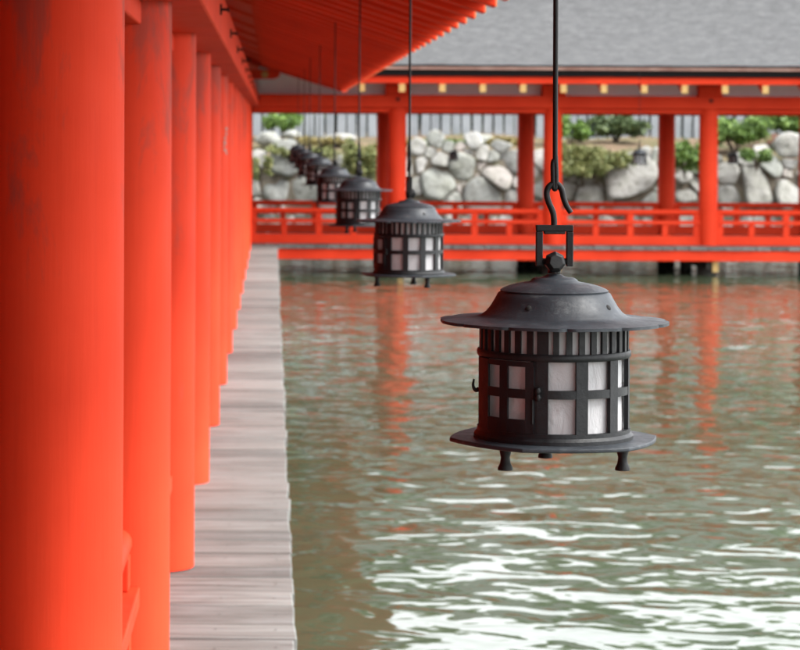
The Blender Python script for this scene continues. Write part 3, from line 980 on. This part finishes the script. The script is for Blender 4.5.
for i, (x, z, r) in enumerate(seeds):
    lim = r * (1.75 if r > 0.2 else 1.5)
    lim *= 1.15
    poly = [(x - lim, z - lim), (x + lim, z - lim), (x + lim, z + lim), (x - lim, z + lim)]
    nc_ = rr.randint(5, 7); ph_ = rr.uniform(0, 6.28)
    for k in range(nc_):
        an = ph_ + (k + rr.uniform(-0.25, 0.25)) * 2 * math.pi / nc_
        nx_, nz_ = math.cos(an), math.sin(an) * 1.15
        poly = clip(poly, nx_, nz_, nx_ * x + nz_ * z + r * rr.uniform(1.0, 1.4))
    if i in BIGPOLY:
        poly = [px2wall(*q_) for q_ in BIGPOLY[i]][::-1]
    for j, (x2, z2, r2) in enumerate(seeds):
        if i == j or abs(x2 - x) > 1.6 or i in BIGPOLY: continue
        dx, dz = x2 - x, z2 - z
        dd = math.hypot(dx, dz)
        if dd > (r + r2) * 2.2: continue
        # power line
        c_ = (x2 * x2 + z2 * z2 - r2 * r2 - x * x - z * z + r * r) / 2
        poly = clip(poly, dx, dz, c_ - 0.006 * dd)
        if len(poly) < 3: break
    if len(poly) < 3: continue
    # round the corners, resample
    for _ in range(2):
        q = []; cf = 0.06 if i in BIGPOLY else (0.13 if _ == 0 else 0.2)
        for k in range(len(poly)):
            a_, b_ = poly[k], poly[(k + 1) % len(poly)]
            q += [(a_[0] * (1 - cf) + b_[0] * cf, a_[1] * (1 - cf) + b_[1] * cf), (a_[0] * cf + b_[0] * (1 - cf), a_[1] * cf + b_[1] * (1 - cf))]
        poly = q
    cx_ = sum(p[0] for p in poly) / len(poly); cz_ = sum(p[1] for p in poly) / len(poly)
    N = 26
    L = [0]
    for k in range(len(poly)):
        a_, b_ = poly[k], poly[(k + 1) % len(poly)]; L.append(L[-1] + math.dist(a_, b_))
    if L[-1] < 0.12: continue
    ring = []; k = 0
    for s in range(N):
        t_ = L[-1] * s / N
        while L[k + 1] < t_: k += 1
        f = (t_ - L[k]) / max(1e-9, L[k + 1] - L[k]); a_, b_ = poly[k], poly[(k + 1) % len(poly)]
        ring.append((a_[0] + (b_[0] - a_[0]) * f - cx_, a_[1] + (b_[1] - a_[1]) * f - cz_))
    size = math.sqrt(sum(p[0] ** 2 + p[1] ** 2 for p in ring) / N)
    dep = size * rr.uniform(0.22, 0.36)
    tx, tz = rr.uniform(-0.35, 0.35), rr.uniform(-0.50, 0.20)
    vs = []
    prof = [(1.0, -0.35), (1.0, 0.0), (0.98, 0.42), (0.91, 0.74), (0.72, 0.88), (0.42, 0.94)]
    so = rr.uniform(0, 100)
    if i in BIGPOLY: prof = [(1.0, -0.35), (1.0, 0.1), (0.985, 0.62), (0.95, 0.86), (0.80, 0.93), (0.45, 0.97)]; tz = -0.12
    for (q, hgt) in prof:
        for (u_, v_) in ring:
            xx_, zz_ = cx_ + u_ * q, cz_ + v_ * q
            nz_ = mnoise.noise(Vector((xx_ * 2.6 / (size + .25), zz_ * 2.6 / (size + .25), so)))
            n2_ = mnoise.noise(Vector((xx_ * 9, zz_ * 9, so)))
            dpt = dep * (hgt + (0.35 if size > .38 else 0.55) * nz_ + 0.16 * n2_) + (tx * u_ + tz * v_) * q
            vs.append((xx_, YWALL + BAT * (zz_ - ZW) - dpt, zz_))
    vs.append((cx_, YWALL + BAT * (cz_ - ZW) - dep * (1.0 + 0.35 * mnoise.noise(Vector((cx_ * 2, cz_ * 2, so)))), cz_))
    fs = []
    for a_ in range(len(prof) - 1):
        for k in range(N):
            l = (k + 1) % N
            fs.append((a_ * N + k, a_ * N + l, (a_ + 1) * N + l, (a_ + 1) * N + k))
    b_ = (len(prof) - 1) * N
    for k in range(N): fs.append((b_ + k, b_ + (k + 1) % N, len(vs) - 1))
    m.add(vs, fs)
wall = empty('stone_wall', (6, YWALL, ZW))
tag(wall, 'retaining wall of pale rounded boulders at the back of the pond', 'wall')
o = m.build('boulder_face', M['stone'], wall, smooth=70); o.location = (-6, -YWALL, -ZW)
m = MB()
def wy(z): return YWALL + BAT * (z - ZW)
m.hexa([(X0W - 14, wy(-2) - .02, -2), (X1W + 14, wy(-2) - .02, -2), (X1W + 14, wy(-2) + .5, -2), (X0W - 14, wy(-2) + .5, -2),
        (X0W - 14, wy(1.3) - .02, 1.25), (X1W + 14, wy(1.3) - .02, 1.25), (X1W + 14, wy(1.3) + .5, 1.25), (X0W - 14, wy(1.3) + .5, 1.25)])
o = m.build('backing', M['soil'], wall); o.location = (-6, -YWALL, -ZW)

# loose rocks on the bank
def rock(px, py, dist, rx, rz, seed, lab, mat='stone'):
    x = (px - 272) * dist / FPX; z = CAMZ - (py - 132) * dist / FPX
    m = MB(); nu, nv = 20, 12; vs = []
    for j in range(nv + 1):
        th = math.pi * j / nv
        for i in range(nu):
            ph = 2 * math.pi * i / nu
            d_ = Vector((math.sin(th) * math.cos(ph), math.sin(th) * math.sin(ph), math.cos(th)))
            k = 1 + 0.28 * mnoise.noise(d_ * 1.4 + Vector((seed, 0, 0))) + 0.08 * mnoise.noise(d_ * 4 + Vector((seed, 5, 0)))
            vs.append((d_.x * rx * k, d_.y * rx * 0.8 * k, d_.z * rz * k))
    fs = [(j * nu + i, j * nu + (i + 1) % nu, (j + 1) * nu + (i + 1) % nu, (j + 1) * nu + i) for j in range(nv) for i in range(nu)]
    m.add(vs, fs)
    o = m.build('rock', M[mat], smooth=60, loc=(x, dist, z))
    tag(o, lab, 'rock')
t = NT('rusty rock')
M['redrock'] = t.set(t.ramp(t.noise(4, detail=5), [(0.3, (0.40, 0.19, 0.13)), (0.7, (0.58, 0.33, 0.25))]), 0.9)
rock(793, 142, 49.2, 0.42, 0.26, 2, 'large grey rock on the bank at the right edge of the photo')
rock(777, 138, 49.6, 0.20, 0.15, 9, 'rusty pink rock on the bank between green bushes', 'redrock')
rock(341, 139, 49.3, 0.34, 0.13, 14, 'flat blue grey rock on the bank right of the receding lanterns')
rock(268, 139, 49.2, 0.24, 0.15, 5, 'rounded grey rock on the bank beside the near pillars')
rock(292, 136, 49.6, 0.18, 0.12, 31, 'small tan rock on the bank above the leftmost lantern')
rock(481, 139, 49.0, 0.30, 0.12, 17, 'low pale rock on the bank between the two left far pillars')

# ------------------------------------------------------------------ granite fence
fence = empty('stone_fence', (6, 51.3, 1.7))
tag(fence, 'blue grey granite post fence above the boulder wall', 'fence')
pmx = MB(); pmx.hexa([(-.092, -.07, -.3), (.092, -.07, -.3), (.092, .07, -.3), (-.092, .07, -.3), (-.085, -.065, 1.15), (.085, -.065, 1.15), (.085, .065, 1.15), (-.085, .065, 1.15)])
pmx.add([(-.075, -.065, 1.15), (.075, -.065, 1.15), (.075, .065, 1.15), (-.075, .065, 1.15), (0, 0, 1.22)], [(0, 1, 4), (1, 2, 4), (2, 3, 4), (3, 0, 4)])
for k in range(92):
    me_name = 'post'
    if k == 0:
        pp = pmx.build('post', M['granite'], fence, bevel=0.008)
        o = pp
    else:
        o = pp.copy(); o.data = pp.data; COL.objects.link(o); o.parent = fence
    o.location = (-9.2 + k * 0.222 + rr.uniform(-.012, .012), rr.uniform(-.02, .02), rr.uniform(-.02, .02))
    o.rotation_euler = (rr.uniform(-.02, .02), rr.uniform(-.02, .02), rr.uniform(-.1, .1))
m = MB(); m.box(-9.4, 11.3, 0.075, 0.17, 0.72, 0.84); m.build('rail', M['granite'], fence, bevel=0.008)

# ------------------------------------------------------------------ plants
def leaves(m, centre, rad, n, size, rg, flat=0.0, droop=0.0):
    """leaf faces in clumps through an ellipsoid."""
    cx, cy, cz = centre
    nc = max(5, n // 26)
    for c_ in range(nc):
        while True:
            d_ = Vector((rg.uniform(-1, 1), rg.uniform(-1, 1), rg.uniform(-1, 1)))
            if 0.15 < d_.length < 1: break
        k = 1 + 0.25 * mnoise.noise(d_ * 2.1 + Vector(centre))
        cc = Vector((cx + d_.x * rad[0] * k, cy + d_.y * rad[1] * k, cz + d_.z * rad[2] * k))
        cr_ = 0.48 * min(rad)
        for j in range(n // nc):
            p = cc + Vector((rg.gauss(0, 1), rg.gauss(0, 1), rg.gauss(0, .7))) * cr_ * 0.55
            s = size * rg.uniform(0.6, 1.3)
            nrm = Vector((rg.gauss(0, 1), rg.gauss(0, 1), rg.gauss(0.5, .8))).normalized()
            a_ = nrm.orthogonal().normalized(); b_ = nrm.cross(a_)
            an = rg.uniform(0, 6.28)
            u_ = a_ * math.cos(an) + b_ * math.sin(an); v_ = nrm.cross(u_)
            m.add([p - u_ * s, p + v_ * s * .38, p + u_ * s, p - v_ * s * .38], [(0, 1, 2, 3)])
def bush(px, py, dist, wpx, hpx, n, size, mat, lab, name='shrub', grp=None, blobs=4):
    k = dist / FPX
    x = (px - 272) * k; z = CAMZ - (py - 132) * k
    rg = random.Random(int(px * 7 + py))
    root = empty(name, (x, dist, z - hpx / 2 * k))
    tag(root, lab, 'shrub' if name == 'shrub' else name.split('_')[-1], grp)
    m = MB()
    for b_ in range(blobs):
        f = rg.uniform(0.55, 0.85)
        ox = (b_ / (blobs - 1) - 0.5) * wpx * k * 0.62 if blobs > 1 else 0
        oz = rg.uniform(-0.12, 0.16) * hpx * k
        leaves(m, (ox, rg.uniform(-.1, .1), hpx / 2 * k + oz), (wpx * k * 0.5 * f * (0.66 if blobs > 1 else 1), 0.34, hpx * k * 0.5 * f), 2 * n // blobs, size * 1.25, rg)
    m.build('foliage', M[mat], root, fixn=False)
    m = MB()
    for i in range(7):
        e_ = Vector((rg.uniform(-.3, .3) * wpx * k, rg.uniform(-.1, .1), hpx * k * rg.uniform(.3, .55)))
        m.tube([(0, 0.05, -0.15), e_ * 0.5 + Vector((0, .03, .0)), e_], [0.018, 0.012, 0.005], 5)
    m.build('stem', M['trunk'], root)
bush(593, 155, 47.6, 78, 30, 2600, 0.035, 'leaf_olive', 'mossy olive shrub draped over the wall left of the big grey slab')
bush(583, 168, 47.2, 50, 20, 1300, 0.032, 'leaf_olive', 'darker low part of the olive growth just above the boulders', blobs=3)
bush(362, 158, 47.4, 38, 56, 2400, 0.035, 'leaf_olive', 'yellow green shrub on the wall left of the far orange pillar')
bush(735, 128, 49.0, 66, 34, 2800, 0.045, 'leaf_green', 'bright green bush above the wall right of the thick far pillar')
bush(790, 120, 49.6, 48, 34, 2000, 0.045, 'leaf_green', 'bright green bush on the bank at the right edge')
bush(757, 153, 47.3, 30, 16, 800, 0.035, 'leaf_green', 'small green tuft growing between the boulders under the pink rock', blobs=2)
bush(686, 152, 47.2, 34, 34, 1400, 0.038, 'leaf_green', 'leafy green bush between the red rear pillar and the orange front pillar', blobs=3)
bush(571, 128, 49.8, 30, 26, 1200, 0.045, 'leaf_green', 'green bush before the granite fence just right of the middle pillar', blobs=2)
bush(283, 121, 50.2, 34, 22, 1200, 0.045, 'leaf_green', 'light green bush before the fence above the left boulders', blobs=3)
bush(616, 124, 49.9, 56, 22, 1500, 0.045, 'leaf_dark', 'dark green low pine branch before the granite fence', blobs=4)
bush(262, 165, 47.1, 20, 40, 700, 0.03, 'leaf_olive', 'thin mossy plant at the left end of the visible boulders', blobs=2)
bush(300, 153, 47.9, 70, 16, 1500, 0.035, 'leaf_olive', 'low mossy growth behind the rods of the receding lanterns', blobs=5)
bush(455, 142, 48.3, 60, 9, 1200, 0.035, 'leaf_green', 'low green growth along the top of the boulders above the tiny dark lantern', blobs=4)
bush(505, 141, 48.6, 40, 9, 1300, 0.04, 'leaf_straw', 'yellow straw grass tuft on the bank behind the red pillar', name='grass_tuft')
bush(315, 142, 48.4, 60, 10, 1200, 0.04, 'leaf_straw', 'dry grass tuft over the boulders behind the lantern rods', name='grass_tuft')
bush(425, 142, 48.6, 40, 8, 900, 0.035, 'leaf_olive', 'olive grass tuft over the boulders right of the far orange pillar', name='grass_tuft')

hd = empty('hedge', (2, 52.6, 1.75)); tag(hd, 'dark green hedge seen through the gaps of the granite fence', 'hedge')
m = MB(); rg = random.Random(2)
for i in range(26):
    leaves(m, (-11 + i * 0.9, 0, 0.75), (0.75, 0.45, 0.9), 2600, 0.09, rg)
m.build('foliage', M['leaf_dark'], hd, fixn=False)

# trees beyond the fence
def make_tree(rg, h, cw, dense):
    tr, cr_ = MB(), MB()
    tr.tube(smooth_path([(0, 0, -0.4), (rg.uniform(-.1, .1), 0, h * .3), (rg.uniform(-.2, .2), rg.uniform(-.2, .2), h * .6), (rg.uniform(-.3, .3), 0, h * .9)], 4), [0.20 - 0.17 * i / 12 for i in range(13)], 9)
    for i in range(9):
        z = h * rg.uniform(.28, .8); an = rg.uniform(0, 6.28); L_ = cw * rg.uniform(.5, .9)
        e_ = Vector((math.cos(an) * L_, math.sin(an) * L_, z + L_ * .5))
        tr.tube([(0, 0, z), (e_.x * .5, e_.y * .5, z + L_ * .35), e_], [0.07, 0.045, 0.015], 6)
        leaves(cr_, tuple(e_), (cw * .38, cw * .38, cw * .28), dense // 14, 0.15, rg)
    for i in range(6):
        leaves(cr_, (rg.uniform(-.4, .4) * cw, rg.uniform(-.4, .4) * cw, h * rg.uniform(.55, .92)), (cw * .5, cw * .5, cw * .34), dense // 14, 0.15, rg)
    return tr, cr_
rg = random.Random(44)
TL = ['green tree behind the fence near the left end, over the receding lanterns', 'dark tree behind the fence left of the far orange pillar', 'tree behind the fence between the two left far pillars',
      'tree behind the fence hidden by the middle pillar', 'dark tree behind the fence above the olive shrub', 'tree behind the fence above the pale small lantern',
      'tree behind the fence right of the thick pillar', 'tree behind the fence near the right edge', 'tree beyond the right edge behind the bright bushes', 'tree far left behind the near pillars']
tx = [-0.6, 1.9, 4.4, 6.0, 7.3, 8.6, 10.4, 12.8, 15.6, -4.2]
protos = []
for i, (x, lab) in enumerate(zip(tx, TL)):
    y = rg.uniform(54.5, 63)
    h = rg.uniform(5.8, 7.9)
    o = empty('broadleaf_tree', (x * y / 50, y, 1.95))
    tag(o, lab, 'tree', 'trees beyond the granite fence')
    if i < 3:
        a_, b_ = make_tree(rg, 5.0, 1.9, 4200)
        ta = a_.build('trunk', M['trunk'], o, smooth=60); tb = b_.build('crown', M['leaf_dark'], o, fixn=False)
        protos.append((ta, tb))
    else:
        for src in protos[i % 3]:
            c_ = src.copy(); COL.objects.link(c_); c_.parent = o
    o.rotation_euler = (0, 0, rg.uniform(0, 6)); s = h / 5.0; o.scale = (s, s, s)
